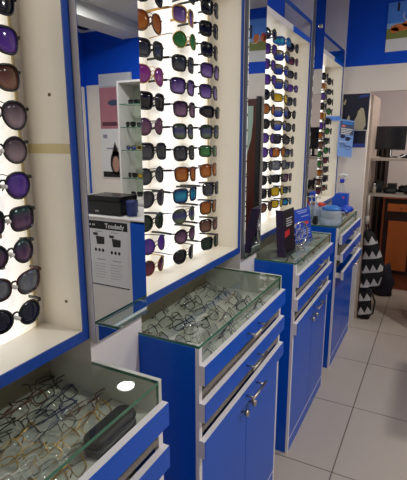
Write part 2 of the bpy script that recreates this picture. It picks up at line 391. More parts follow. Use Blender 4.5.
def lens_mesh(shape, w, h, d, sg, lm):
    key = ('lens', shape, w, h, d, sg, lm.name)
    if key not in MESH:
        m = MB(); o = lens_outline(shape, w*.985, h*.985); n = len(o); vs = []
        for off, in ((0.0,), (.0016,)):
            for rr in (1.0, .55):
                for x, z in o: X = d+x*rr; vs.append((sg*X, curve_y(X)+off-.0012*(1-rr), z*rr))
            vs.append((sg*d, curve_y(d)+off-.0018, 0))
        B = 2*n+1; fs = []
        for q, fl in ((0, False), (B, True)):
            for k in range(n):
                k2 = (k+1) % n
                F = [(q+k, q+k2, q+n+k2, q+n+k), (q+n+k, q+n+k2, q+2*n)]
                fs += [tuple(reversed(f)) if fl != (sg < 0) else f for f in F]
        for k in range(n):
            k2 = (k+1) % n; f = (k, B+k, B+k2, k2); fs.append(f if sg > 0 else tuple(reversed(f)))
        m.add(vs, fs, 0, True); m.sm[-n:] = [False]*n; MESH[key] = m.mesh('lens', lm)
    return MESH[key]
def temple_mesh(w, h, d, sg, L, thick, fm, folded=False):
    key = ('temple', w, h, d, sg, L, thick, fm.name, folded)
    if key not in MESH:
        m = MB(); ex = d+w/2+.009; y0 = curve_y(d+w/2)+.007; z = h*.30
        if folded:
            q = .004 if sg > 0 else .010
            m.tube([(sg*ex, y0, z), (sg*(ex-.006), y0+q, z), (-sg*.02, y0+q+.004, z-.002), (-sg*(ex-.035), y0+q+.004, z-.006), (-sg*(ex-.012), y0+q+.003, z-.02)], thick*.45, 6, rv=thick)
        else:
            m.tube([(sg*ex, y0, z), (sg*(ex-.001), y0+L*.3, z), (sg*(ex-.002), L*.75, z-.001), (sg*(ex-.003), L, z-.003 if L < .115 else z-.022)], thick*.5, 6, rv=thick)
        MESH[key] = m.mesh('temple', fm)
    return MESH[key]
def spectacles(name, cat, label, group, loc, rz, shape, w, h, d, r, fm, lm, tm=None, L=.085, thick=.0028, folded=False, tilt=(0, 0)):
    t = bpy.data.objects.new(name, None); COL.objects.link(t); t.empty_display_size = .02
    t.location = loc; t.rotation_euler = (tilt[0], tilt[1], rz); tag(t, label, cat, group)
    def ch(nm, me):
        o = bpy.data.objects.new(nm, me); COL.objects.link(o); o.parent = t; return o
    ch('frame_front', rim_mesh(shape, w, h, d, r, fm))
    for sg in (-1, 1):
        ch('lens', lens_mesh(shape, w, h, d, sg, lm)); ch('temple', temple_mesh(w, h, d, sg, L, thick, tm or fm, folded))
    return t
def lens_mat(name, top, bot, mid=None, rough=.08, metal=0.0):
    m = bpy.data.materials.new(name); m.use_nodes = True; nt = m.node_tree; b = nt.nodes['Principled BSDF']
    tc = nt.nodes.new('ShaderNodeTexCoord'); sp = nt.nodes.new('ShaderNodeSeparateXYZ'); cr = nt.nodes.new('ShaderNodeValToRGB')
    nt.links.new(tc.outputs['Generated'], sp.inputs[0]); nt.links.new(sp.outputs['Z'], cr.inputs['Fac'])
    e = cr.color_ramp.elements; e[0].color = (*bot, 1); e[1].color = (*top, 1); e[0].position = .08; e[1].position = .9
    if mid: q = e.new(.5); q.color = (*mid, 1)
    nt.links.new(cr.outputs['Color'], b.inputs['Base Color']); b.inputs['Roughness'].default_value = rough; b.inputs['Metallic'].default_value = metal
    b.inputs['Specular IOR Level'].default_value = .6
    tr = nt.nodes.new('ShaderNodeBsdfTransparent'); mx = nt.nodes.new('ShaderNodeMixShader'); mx.inputs[0].default_value = .76
    nt.links.new(cr.outputs['Color'], tr.inputs['Color'])
    out = nt.nodes['Material Output']; nt.links.new(tr.outputs[0], mx.inputs[1]); nt.links.new(b.outputs[0], mx.inputs[2]); nt.links.new(mx.outputs[0], out.inputs[0])
    return m
LM = {
 'black': lens_mat('lens_black', srgb(14, 14, 18), srgb(30, 30, 36)),
 'grey': lens_mat('lens_grey', srgb(34, 36, 42), srgb(80, 82, 88)),
 'navy': lens_mat('lens_navy', srgb(16, 20, 42), srgb(28, 34, 62)),
 'purple': lens_mat('lens_purple', srgb(52, 24, 96), srgb(150, 120, 190)),
 'violet': lens_mat('lens_violet', srgb(70, 40, 140), srgb(110, 70, 160)),
 'plum': lens_mat('lens_plum', srgb(54, 24, 60), srgb(150, 110, 140)),
 'magenta': lens_mat('lens_magenta', srgb(130, 40, 130), srgb(160, 80, 150)),
 'mauve': lens_mat('lens_mauve', srgb(90, 50, 90), srgb(130, 90, 110)),
 'green': lens_mat('lens_green', srgb(30, 96, 44), srgb(70, 140, 70)),
 'dark green': lens_mat('lens_dark_green', srgb(18, 40, 26), srgb(40, 62, 46)),
 'olive': lens_mat('lens_olive', srgb(52, 68, 36), srgb(120, 140, 90), srgb(60, 60, 120)),
 'orange': lens_mat('lens_orange', srgb(150, 74, 20), srgb(190, 120, 40)),
 'brown': lens_mat('lens_brown', srgb(70, 34, 20), srgb(150, 110, 90)),
 'burgundy': lens_mat('lens_burgundy', srgb(50, 14, 34), srgb(130, 60, 80)),
 'blue mirror': lens_mat('lens_blue_mirror', srgb(30, 60, 120), srgb(60, 120, 190), srgb(40, 160, 190), .1, .3),
 'rainbow mirror': lens_mat('lens_rainbow_mirror', srgb(180, 160, 90), srgb(40, 60, 190), srgb(70, 100, 180), .1, .4),
 'green mirror': lens_mat('lens_green_mirror', srgb(28, 70, 66), srgb(130, 100, 130), srgb(90, 66, 96), .08, .3),
 'yellow': lens_mat('lens_yellow', srgb(190, 160, 20), srgb(220, 190, 40)),
 'silver': lens_mat('lens_silver', srgb(110, 116, 126), srgb(150, 156, 166), None, .1, .5),
 'smoke': lens_mat('lens_smoke', srgb(60, 44, 56), srgb(170, 150, 156)),
}
FM = {'black': BLACK, 'gunmetal': mat('gunmetal_wire', srgb(58, 58, 62), .3, .9), 'gold': mat('gold_wire', srgb(190, 152, 84), .3, 1.0),
      'tortoise': mat('tortoise_acetate', srgb(80, 20, 16), .25, noise=srgb(20, 12, 14), scale=120), 'brown': mat('brown_acetate', srgb(96, 52, 26), .3),
      'blue': mat('blue_acetate', srgb(30, 80, 170), .3), 'white': mat('white_acetate', srgb(220, 215, 205), .35), 'silver': mat('silver_wire', srgb(176, 176, 176), .25, 1.0),
      'navy': mat('navy_acetate', srgb(20, 28, 66), .3), 'yellow': mat('yellow_acetate', srgb(200, 180, 30), .35), 'clear': mat('clear_acetate', srgb(190, 186, 178), .2)}
ORD = ['bottom', 'second from bottom', 'third from bottom', 'fourth from bottom', 'fifth from bottom', 'sixth from bottom', 'seventh from bottom', 'eighth from bottom', 'ninth from bottom', 'tenth from bottom', 'eleventh from bottom', 'twelfth from bottom', 'thirteenth from bottom', 'fourteenth from bottom']
SHN = {'round': 'round', 'aviator': 'aviator', 'square': 'square', 'cat': 'cat eye', 'rect': 'rectangular', 'wrap': 'wraparound'}
SZ = {'round': (.052, .048), 'aviator': (.058, .050), 'square': (.054, .046), 'cat': (.058, .046), 'rect': (.056, .038), 'wrap': (.064, .040)}
def column(disp, colname, y, rows, x, yaw, scale=1.0, L=.075):
    """rows: list of (z, lens, shape, frame) from the bottom upwards"""
    for i, (z, ln, sh, fr) in enumerate(rows):
        w, h = SZ[sh]; w *= scale; h *= scale; d = w/2+.0075
        lab = '%s lens %s sunglasses, %s in %s of %s' % (ln, SHN[sh], ORD[i], colname, disp)
        wire = sh in ('aviator', 'round') and fr in ('gold', 'gunmetal', 'silver')
        a = math.radians(yaw+random.uniform(-4, 4))
        spectacles('sunglasses', 'sunglasses', lab, 'sunglasses on the ' + disp, (x+random.uniform(-.004, .004), y+random.uniform(-.006, .006), z), PI/2-a, sh, round(w, 4), round(h, 4), round(d, 4),
                   .0012 if wire else .0026, FM[fr], LM[ln], L=L, thick=.0018 if wire else .0042, tilt=(random.uniform(-.06, .04), random.uniform(-.04, .04)))
P2 = lambda k: 1.172+.0735*k
R2 = ['dark green|square|black', 'brown|square|black', 'orange|square|black', 'grey|square|black', 'orange|square|brown', 'green|rect|black', 'olive|square|black', 'black|wrap|black', 'purple|square|black', 'purple|square|black', 'black|square|black', 'black|square|black', 'black|square|black']
M2 = ['black|aviator|gunmetal', 'plum|round|black', 'olive|aviator|gunmetal', 'blue mirror|square|black', 'orange|square|tortoise', 'grey|square|black', 'olive|square|black', 'plum|square|black', 'purple|square|black', 'grey|square|black', 'green|round|gold', 'purple|square|gold', 'navy|square|black']
L2 = ['burgundy|round|gold', 'violet|round|gunmetal', 'dark green|round|black', 'grey|aviator|gunmetal', 'grey|round|gunmetal', 'grey|square|gunmetal', 'mauve|round|gunmetal', 'black|square|gunmetal', 'magenta|aviator|gold', 'grey|square|gunmetal', 'orange|aviator|brown', 'black|aviator|gunmetal', 'grey|square|black']
sp = lambda rows, z0, pz: [(z0+pz*k, *r.split('|')) for k, r in enumerate(rows)]
N2 = 'second lit display'
column(N2, 'right column', 1.536, sp(R2, 1.185, .0710), -.765, 4, 1.04, .112)
column(N2, 'middle column', 1.346, sp(M2, 1.180, .0717), -.765, 4, 1.04, .112)
column(N2, 'left column', 1.137, sp(L2, 1.189, .0721), -.765, 6, 1.04, .112)
R1 = ['navy|round|black', 'silver|cat|tortoise', 'green mirror|round|black', 'green mirror|square|black', 'violet|aviator|black', 'smoke|round|black', 'smoke|aviator|black', 'brown|cat|black', 'violet|cat|black', 'black|cat|black']
column('nearest lit display', 'column', .627, sp(R1, 1.196, .0733), -.80, 10, 1.12, .07)
N3 = 'third lit display'
R3 = ['blue mirror|wrap|black', 'olive|wrap|black', 'mauve|square|black', 'olive|wrap|gunmetal', 'olive|square|gunmetal', 'grey|round|black', 'grey|round|black', 'black|round|black', 'grey|square|gunmetal', 'violet|wrap|gunmetal', 'grey|wrap|black', 'burgundy|wrap|black', 'black|round|black']
M3 = ['yellow|wrap|black', 'yellow|square|black', 'black|wrap|black', 'silver|square|black', 'orange|square|black', 'navy|square|black', 'rainbow mirror|square|black', 'rainbow mirror|square|black', 'yellow|rect|black', 'rainbow mirror|square|black', 'rainbow mirror|square|black', 'rainbow mirror|square|black', 'blue mirror|wrap|blue']
L3 = ['brown|round|black', 'black|square|black', 'black|round|black', 'grey|aviator|black', 'violet|round|black', 'violet|round|black', 'black|round|black', 'orange|round|black', 'black|round|black', 'violet|square|black', 'violet|square|black', 'violet|square|black', 'black|round|black']
column(N3, 'right column', 2.605, sp(R3, 1.214, .0725), -.785, 14, .98, .088)
column(N3, 'middle column', 2.43, sp(M3, 1.225, .0718), -.785, 16, 1.1, .088)
column(N3, 'left column', 2.225, sp(L3, 1.232, .0712), -.785, 14, 1.02, .088)
N4 = 'farthest lit display'
R4 = ['brown|wrap|black', 'black|square|black', 'grey|square|black', 'burgundy|square|black', 'green|round|black', 'dark green|square|black', 'green|round|black', 'black|square|black', 'green|round|black', 'black|round|black', 'grey|wrap|black', 'black|round|black']
M4 = ['burgundy|square|black', 'brown|square|black', 'orange|square|black', 'green|round|black', 'green|round|black', 'brown|square|black', 'orange|round|black', 'violet|square|black', 'orange|square|gold', 'black|round|black', 'violet|square|black', 'orange|rect|gold', 'black|round|black']
column(N4, 'right column', 3.62, sp(R4, 1.20, .0735), -.785, 10, 1.0, .088)
column(N4, 'left column', 3.425, sp(M4, 1.195, .0692), -.785, 10, 1.0, .088)

# white nose pegs and tan clips on the nearest display
for k in range(10):
    z = 1.196+.0733*k
    p = MB().tube([(XR+.018, .627, z), (-.792, .627, z)], .0045, 10); p.build('nose_peg', WHITE, d1)
    MB().box(-.872, -.866, .650, .662, z+.022, z+.046).build('price_clip', mat('tan_clip', srgb(186, 164, 130), .5), d1, .002)

# eyeglasses lying in the glass cases
FL = .93
def case_row(n0, where, rows, z=FL):
    for (x, ys_, frs, rowname, folded, shp) in rows:
        n = len(ys_)
        for i, (y, fr) in enumerate(zip(ys_, frs)):
            sh = shp[i % len(shp)]; w, h = {'rect': (.052, .034), 'round': (.046, .044), 'square': (.050, .040), 'aviator': (.054, .046), 'cat': (.05, .038)}[sh]
            d = w/2+.008; c = ['farthest', 'second from far end', 'third from far end', 'fourth from far end', 'fifth from far end'][n-1-i]
            lab = '%s %s eyeglasses, %s in %s of %s' % (fr, SHN[sh], c, rowname, where)
            wire = fr in ('gold', 'silver', 'gunmetal')
            lean = random.uniform(-1.0, -.6) if folded else random.uniform(-.35, -.1)
            hz = h/2*abs(math.cos(lean))+.003
            o = spectacles('eyeglasses', 'eyeglasses', lab, 'eyeglasses in the ' + where, (x, y, z+hz+ (.004 if folded else .012)), PI/2+random.uniform(-.35, .35), sh, w, h, d,
                       .0011 if wire else .0015, FM[fr], CLEARLENS, L=.13, thick=.0014 if wire else .0020, folded=folded, tilt=(lean, 0))
case_row('c1', 'nearest glass case', [
    (-.570, [.19, .30, .41, .53], ['gold', 'silver', 'gold', 'gold'], 'front row', True, ['rect', 'square']),
    (-.612, [.22, .33, .44, .555], ['gold', 'clear', 'gold', 'silver'], 'second row', True, ['rect', 'round', 'rect']),
    (-.654, [.26, .37, .48, .59, .71], ['silver', 'gold', 'clear', 'gold', 'gold'], 'third row', True, ['square', 'rect']),
    (-.696, [.30, .41, .52, .635, .745], ['gold', 'navy', 'gold', 'silver', 'brown'], 'fourth row', True, ['rect', 'square']),
    (-.740, [.33, .445, .56, .67], ['clear', 'navy', 'gold', 'navy'], 'fifth row', True, ['rect', 'square']),
    (-.785, [.38, .50, .61, .725], ['black', 'gunmetal', 'black', 'navy'], 'sixth row', True, ['rect']),
    (-.835, [.43, .55, .665, .75], ['black', 'black', 'brown', 'black'], 'seventh row', True, ['rect']),
    (-.880, [.47, .60, .72], ['brown', 'black', 'black'], 'rear row', True, ['rect'])])
case_row('c2', 'second glass case', [
    (-.565, [1.13, 1.28, 1.43, 1.58], ['silver', 'gunmetal', 'silver', 'gunmetal'], 'front row', True, ['rect', 'round']),
    (-.625, [1.09, 1.24, 1.41, 1.56], ['gunmetal', 'silver', 'gunmetal', 'black'], 'second row', True, ['round', 'rect']),
    (-.685, [1.11, 1.27, 1.42, 1.60], ['silver', 'black', 'gunmetal', 'black'], 'third row', True, ['round', 'square']),
    (-.745, [1.12, 1.28, 1.44, 1.62], ['black', 'black', 'gunmetal', 'navy'], 'fourth row', True, ['rect', 'round']),
    (-.805, [1.13, 1.29, 1.46, 1.64], ['gunmetal', 'black', 'black', 'gunmetal'], 'fifth row', True, ['round', 'rect']),
    (-.865, [1.15, 1.33, 1.50, 1.66], ['black', 'gunmetal', 'black', 'black'], 'rear row', True, ['rect'])])
case_row('c3', 'third glass case', [
    (-.585, [2.08, 2.28, 2.48, 2.62], ['gunmetal', 'silver', 'gunmetal', 'silver'], 'front row', True, ['rect', 'round']),
    (-.665, [2.10, 2.32, 2.55], ['black', 'gunmetal', 'silver'], 'rear row', True, ['round', 'rect'])])
# dark spectacles in the open slots between the drawer fronts
for (nm, (a, b), slots) in (('nearest counter', CY[0], (.8695,)), ('second counter', CY[1], (.8695, .7475)), ('third counter', CY[2], (.8695, .7475))):
    for s_i, z in enumerate(slots):
        n = 4
        for k in range(n):
            y = a+.12+(b-a-.24)*k/(n-1)
            spectacles('eyeglasses', 'eyeglasses', 'dark folded eyeglasses in %s drawer slot of %s, %s from far end' % (('upper', 'lower')[s_i], nm, ('fourth', 'third', 'second', 'first')[k]), 'eyeglasses in drawer slots',
                       (-.562, y, z+.008), PI/2, 'rect', .052, .034, .034, .0018, FM[('black', 'gunmetal')[k % 2]], CLEARLENS, L=.1, thick=.0022, folded=True, tilt=(-1.35, 0))

# black hard case inside the nearest counter
t = thing('glasses_case', 'black glasses case with rounded ends lying inside nearest counter', 'glasses case', (-.60, .62, FL))
def roundbox(hx, hy, r, n=6):
    o = []
    for cx, cy, a0 in ((hx-r, hy-r, 0), (-hx+r, hy-r, PI/2), (-hx+r, -hy+r, PI), (hx-r, -hy+r, 3*PI/2)):
        for k in range(n+1): a = a0+PI/2*k/n; o.append((cx+r*math.cos(a), cy+r*math.sin(a)))
    return o
o2 = roundbox(.027, .072, .020)
ORI[t] = (0, 0, 0); t.rotation_euler = (0, 0, .03); t.location = (-.585, .672, FL)
MB().poly([(x, y, 0.001) for x, y in o2], (0, 0, .021)).build('bottom_shell', BLACKM, t, .006, 3)
MB().poly([(x, y, .023) for x, y in o2], (0, 0, .024)).build('lid', BLACKM, t, .010, 4)
# white cards standing in the second case
for k, (x, y, hh) in enumerate(((-.60, 1.075, .055), (-.635, 1.06, .04))):
    tag(MB().box(x-.018, x+.018, y-.004, y+.004, FL, FL+hh).build('price_card', PAPER, None, .001, origin=None), ('taller white card standing in near corner of second glass case', 'shorter white card standing beside taller card in second glass case')[k], 'card')

# ------------------------------------------------------------------ things on the third counter
TOP = 1.0212
# dark two-panel card stand
t = thing('leaflet_stand', 'dark folded leaflet stand with red patch on third counter', 'leaflet stand', (-.62, 2.06, TOP))
A, Bc, C_ = Vector((-.656, 2.03, TOP)), Vector((-.613, 2.018, TOP)), Vector((-.603, 2.165, TOP))
lean = Vector((-.032, .045, .222))
DPHOTO = mat('dark_photo_print', srgb(12, 12, 18), .35, noise=srgb(26, 24, 36), scale=16)
MB().slab(A, Bc-A, lean, (-.001, .004, 0)).build('side_panel', mat('night_photo_print', srgb(22, 34, 80), .35, noise=srgb(70, 34, 58), scale=9), t)
MB().slab(Bc, C_-Bc, lean, (-.004, .003, 0)).build('front_panel', DPHOTO, t)
uu = (C_-Bc); nn = uu.cross(lean).normalized()*-1
if nn.x < 0: nn = -nn
pp = Bc+lean*.42+uu*.05+nn*.0015
MB().slab(pp, uu*.42+lean*.03, lean*.13, nn*.001).build('red_patch', mat('red_print', srgb(190, 40, 50), .4), t)
m = MB()
for k in range(4): m.slab(Bc+lean*(.80-.05*k)+uu*.2+nn*.0015, uu*(.55-.08*(k % 2)), lean*.014, nn*.001)
m.build('print_lines', PAPER, t)
m = MB().tube([Bc+nn*.003, Bc+lean+nn*.003], .0018, 6).slab(Bc+nn*.003, uu, lean*.16, nn*.002)
m.build('clear_holder', ACRYL, t)
# round chrome spoke ring
t = thing('spoked_ring', 'round chrome ring with spokes between two leaflet stands', 'ring stand', (-.62, 2.20, TOP))
cx, cy, cz, R_ = -.612, 2.262, TOP+.073, .064
e1 = Vector((.38, .92, 0)).normalized()
ring = lambda r: [Vector((cx, cy, cz))+e1*r*math.cos(q)+Vector((0, 0, r*math.sin(q))) for q in [2*PI*k/32 for k in range(32)]]
MB().tube(ring(R_), .0055, 8, True).tube(ring(R_*.45), .003, 6, True).build('rim', CHROME, t)
m = MB()
for k in range(8):
    q = 2*PI*k/8; v = e1*math.cos(q)+Vector((0, 0, math.sin(q))); m.tube([Vector((cx, cy, cz))+v*.006, Vector((cx, cy, cz))+v*R_], .0022, 6)
m.build('spokes', CHROME, t)
MB().lathe([(.022, 0), (.022, .004), (.005, .007)], (cx, cy, TOP)).build('foot', CHROME, t)
# blue leaflet in a clear holder
t = thing('leaflet_stand', 'bright blue leaflet leaning back in clear stand on third counter', 'leaflet stand', (-.62, 2.44, TOP))
A, Bc = Vector((-.652, 2.335, TOP+.003)), Vector((-.61, 2.525, TOP+.003)); uu = Bc-A; lean = Vector((-.028, .012, .178))
nn = uu.cross(lean).normalized(); nn = nn if nn.x > 0 else -nn
MB().slab(A, uu, lean, -nn*.002).build('leaflet', mat('blue_leaflet_print', srgb(24, 62, 176), .35, noise=srgb(34, 84, 200), scale=12), t)
m = MB()
for k, (a, b, c) in enumerate(((.2, .62, .92), (.3, .5, .86), (.45, .45, .74), (.4, .5, .30), (.45, .45, .24), (.4, .5, .18), (.1, .8, .06))):
    m.slab(A+uu*a+lean*c+nn*.0004, uu*b, lean*.022, nn*.0006)
m.build('print_lines', mat('pale_blue_ink', srgb(180, 196, 236), .5), t)
MB().slab(A+uu*.55+lean*.48+nn*.0004, uu*.3, lean*.10, nn*.0007).build('red_lettering', mat('red_print_ink', srgb(205, 60, 60), .4), t)
MB().slab(A-nn*.003-uu*.02, uu*1.04, lean*1.02, -nn*.002).slab(A+nn*.003-uu*.02-Vector((0, 0, .003)), uu*1.04, lean*.12, nn*.002).slab(A-uu*.02-Vector((0, 0, .003)), uu*1.04, nn*.06, (0, 0, .0015)).build('clear_holder', ACRYL, t)

# ------------------------------------------------------------------ things on the farthest counter
def bottle(name, label, cat, x, y, prof, m): 
    t = thing(name, label, cat, (x, y, TOP)); MB().lathe(prof, (x, y, TOP), 20).build('body', m, t); return t
# pump bottle
t = bottle('pump_bottle', 'small clear sanitizer pump bottle with white pump beside blue leaflet', 'bottle', -.712, 3.01, [(.022, 0), (.024, .006), (.024, .10), (.020, .118), (.012, .126), (.012, .134)], WATER)
MB().lathe([(.013, .130), (.013, .148), (.005, .150), (.005, .172), (.014, .174), (.014, .184), (.004, .186)], (-.712, 3.01, TOP), 14).tube([(-.712, 3.01, TOP+.18), (-.685, 2.997, TOP+.179), (-.678, 2.993, TOP+.172)], .004, 8).build('pump', PAPER, t)
# black little box
tag(MB().box(-.712, -.685, 2.945, 2.975, TOP, TOP+.055).build('small_box', BLACKM, None, .002), 'small black box standing left of clear plastic jug', 'box')
# clear plastic jug with blue lid
jx, jy = -.607, 3.0
t = thing('plastic_jug', 'clear plastic jug with blue lid at near corner of farthest counter', 'jug', (jx, jy, TOP))
MB().lathe([(.056, 0), (.060, .006), (.060, .04), (.057, .044), (.060, .05), (.058, .085), (.050, .098)], (jx, jy, TOP), 28, sx=1.2, sy=.9).build('body', WATER, t)
MB().lathe([(.052, .0985), (.054, .104), (.052, .118), (.03, .128), (.008, .131)], (jx, jy, TOP), 28, sx=1.15, sy=.9).build('lid', mat('translucent_blue_lid', srgb(60, 130, 215), .3), t)
MB().tube([(jx+.060, jy+.03, TOP+.085), (jx+.080, jy+.045, TOP+.078), (jx+.084, jy+.05, TOP+.05), (jx+.066, jy+.03, TOP+.025)], .005, 8).build('handle', WATER, t)
# second clear tub just behind
t = thing('plastic_tub', 'clear plastic tub with red lid behind the jug', 'tub', (-.70, 3.10, TOP))
MB().lathe([(.026, 0), (.030, .004), (.031, .105)], (-.70, 3.10, TOP), 20).build('body', WATER, t)
MB().lathe([(.032, .1055), (.033, .118), (.022, .128), (.008, .131)], (-.70, 3.10, TOP), 20).build('lid', mat('red_plastic', srgb(214, 50, 40), .35), t)
# newspapers
PAPERY = mat('newsprint', srgb(196, 186, 160), .8, noise=srgb(150, 140, 118), scale=40)
m = None
for k in range(4):
    tag(MB().box(-.66+.006*k, -.553-.002*k, 3.26+.01*k, 3.62-.008*k, TOP+.0115*k, TOP+.0115*(k+1)-.0006).build('folded_newspaper', PAPERY, None, .002), ('lowest folded newspaper in pile on farthest counter', 'second folded newspaper up in pile on farthest counter', 'third folded newspaper up in pile on farthest counter', 'top folded newspaper in pile under blue bag')[k], 'newspaper', 'newspaper pile')
ZP = TOP+.046
# blue cardboard box
t = thing('cardboard_box', 'bright blue box with slanted top and pink mark behind jug', 'box', (-.66, 3.42, ZP))
MB().poly([(-.694, 3.44, ZP), (-.583, 3.44, ZP), (-.583, 3.44, ZP+.112), (-.668, 3.44, ZP+.112), (-.694, 3.44, ZP+.075)], (0, .08, 0)).build('box', mat('bright_blue_card', srgb(24, 82, 200), .45), t, .002)
MB().poly([(-.612+.009*math.cos(a), 3.4385, ZP+.085+.008*math.sin(a)) for a in [2*PI*k/10 for k in range(10)]], (0, .001, 0)).build('pink_mark', mat('pink_print', srgb(226, 70, 130), .5), t)
# blue plastic bag lump
m = MB(); n = 14; vs = []; fs = []
bm = bmesh.new(); bmesh.ops.create_icosphere(bm, subdivisions=3, radius=1)
for v in bm.verts:
    q = v.co.copy(); k = 1+.18*math.sin(6*q.x+4*q.y)*math.cos(5*q.y-3*q.z)
    v.co = Vector((q.x*.048*k, q.y*.085*k, (max(q.z, -.35)+.35)*.03*k))
me = bpy.data.meshes.new('blue_bag'); bm.to_mesh(me); bm.free(); me.materials.append(mat('blue_plastic_film', srgb(24, 74, 200), .3))
for p in me.polygons: p.use_smooth = True
o = bpy.data.objects.new('plastic_bag', me); COL.objects.link(o); o.location = (-.565, 3.33, ZP+.001)
tag(o, 'crumpled blue plastic bag on newspaper pile at counter edge', 'bag')
# spray bottle
sx_, sy_ = -.668, 3.62
t = thing('spray_bottle', 'clear spray bottle with white trigger and blue collar behind blue box', 'spray bottle', (sx_, sy_, TOP))
sy_ = 3.655
MB().lathe([(.032, 0), (.035, .006), (.035, .14), (.030, .175), (.015, .21), (.013, .225)], (sx_, sy_, TOP), 20).build('body', ACRYL, t)
MB().lathe([(.017, .222), (.018, .226), (.018, .248), (.012, .252)], (sx_, sy_, TOP), 16).build('collar', mat('deep_blue_plastic', srgb(30, 50, 190), .35), t)
e1 = Vector((.80, -.60, 0)); P0 = Vector((sx_, sy_, TOP))
MB().tube([P0-e1*.034+Vector((0, 0, .272)), P0-e1*.01+Vector((0, 0, .280)), P0+e1*.02+Vector((0, 0, .283)), P0+e1*.05+Vector((0, 0, .280))], [.010, .014, .013, .008], 10).tube([P0+Vector((0, 0, .25)), P0+Vector((0, 0, .275))], .012, 10).tube([P0+e1*.03+Vector((0, 0, .276)), P0+e1*.042+Vector((0, 0, .255)), P0+e1*.036+Vector((0, 0, .235))], .005, 8).build('trigger_head', PAPER, t)
MB().tube([P0+Vector((0, 0, .01)), P0+Vector((0, 0, .222))], .003, 6).build('dip_tube', PAPER, t)

# ------------------------------------------------------------------ hanging sign beside the farthest display
t = thing('hanging_sign', 'light blue sunglasses leaflet sign on blue bracket at farthest display', 'sign', (-.70, 3.80, 1.45))
sy = 3.795
MB().box(-.862, -.742, sy+.002, sy+.006, 1.728, 1.762).build('bracket', mat('sky_blue_plastic', srgb(86, 140, 226), .4), t)
SIGNB = mat('light_blue_print', srgb(120, 160, 232), .45, noise=srgb(140, 180, 240), scale=5)
sq = [Vector((-.747, sy, 1.742)), Vector((-.628, sy, 1.722)), Vector((-.634, sy, 1.434)), Vector((-.752, sy, 1.448))]
MB().poly(sq, (0, .002, 0)).build('leaflet', SIGNB, t)
lerp = lambda a, b: sq[0]*(1-a)*(1-b)+sq[1]*a*(1-b)+sq[2]*a*b+sq[3]*(1-a)*b
def patch(m, a0, a1, b0, b1, mi=0, off=-.0008, h=.0007): m.poly([lerp(a0, b0)+Vector((0, off, 0)), lerp(a1, b0)+Vector((0, off, 0)), lerp(a1, b1)+Vector((0, off, 0)), lerp(a0, b1)+Vector((0, off, 0))], (0, h, 0), mi)
m = MB(); patch(m, .08, .98, .04, .40); m.build('grey_panel', mat('slate_print', srgb(70, 84, 116), .5), t)
m = MB(); patch(m, .22, .90, .06, .12, 1, -.0016); patch(m, .2, .45, .15, .20, 2, -.0016)
for k in range(4): patch(m, .16, .92-.06*k, .23+.045*k, .255+.045*k, 0, -.0016)
patch(m, .1, .6, .585, .60, 0, -.0016)
m.build('print_lines', [PAPER, mat('cyan_print', srgb(50, 130, 220), .5), mat('salmon_print', srgb(226, 130, 120), .5)], t)
def flat_specs(parent, name, a0, b0, s, ink, fill):
    m = MB()
    for k in (-1, 1):
        c = lerp(a0+k*.17*s, b0+.025*k); pts = [c+Vector((.020*s*math.cos(q), -.0022, .016*s*math.sin(q))) for q in [2*PI*i/14 for i in range(14)]]
        if fill: m.poly(pts, (0, .001, 0))
        else: m.tube(pts, .0016, 5, True)
    m.tube([lerp(a0-.42*s, b0-.08)+Vector((0, -.002, 0)), lerp(a0, b0-.02)+Vector((0, -.002, 0)), lerp(a0+.42*s, b0-.0)+Vector((0, -.002, 0))], .0022 if fill else .0014, 5)
    m.build(name, ink, parent)
flat_specs(t, 'printed_sunglasses', .48, .48, 1.0, mat('print_dark_blue', srgb(30, 40, 80), .5), True)
flat_specs(t, 'printed_spectacles', .52, .72, 1.0, mat('print_slate_blue', srgb(60, 80, 130), .5), False)

# ------------------------------------------------------------------ pictures on the end wall
yq = YB-.002
t = tag(MB().box(-.742, -.540, yq-.002, yq, 1.655, 1.936).build('dark_poster', NAVY), 'upper dark poster with cream shapes on white partition', 'poster'); ORI[t] = (0, 0, 0)
CR = mat('cream_print', srgb(196, 186, 160), .6, noise=srgb(170, 160, 130), scale=30)
f = lambda pts: [(x, yq-.0032, z) for x, z in pts]
MB().poly(f([(-.655, 1.656), (-.648, 1.72), (-.628, 1.765), (-.620, 1.80), (-.598, 1.828), (-.580, 1.822), (-.570, 1.79), (-.560, 1.74), (-.555, 1.69), (-.572, 1.656)]), (0, .001, 0)).poly(f([(-.708, 1.70), (-.703, 1.748), (-.693, 1.772), (-.683, 1.76), (-.680, 1.70)]), (0, .001, 0)).poly(f([(-.742, 1.86), (-.732, 1.885), (-.722, 1.90), (-.717, 1.88), (-.725, 1.85)]), (0, .001, 0)).build('cream_shapes', CR, t)
MB().poly(f([(-.63, 1.90), (-.60, 1.925), (-.545, 1.928), (-.55, 1.91)]), (0, .001, 0)).build('blue_glow', mat('dusk_blue_print', srgb(44, 66, 150), .6), t)
t = tag(MB().box(-.665, -.548, yq-.002, yq, 1.515, 1.648).build('dark_poster', NAVY), 'lower small navy poster under the cream shapes poster', 'poster'); ORI[t] = (0, 0, 0)
MB().box(-.664, -.549, yq-.0032, yq-.0022, 1.516, 1.545).build('blue_band', mat('dusk_blue_print', srgb(44, 66, 150), .6), t)
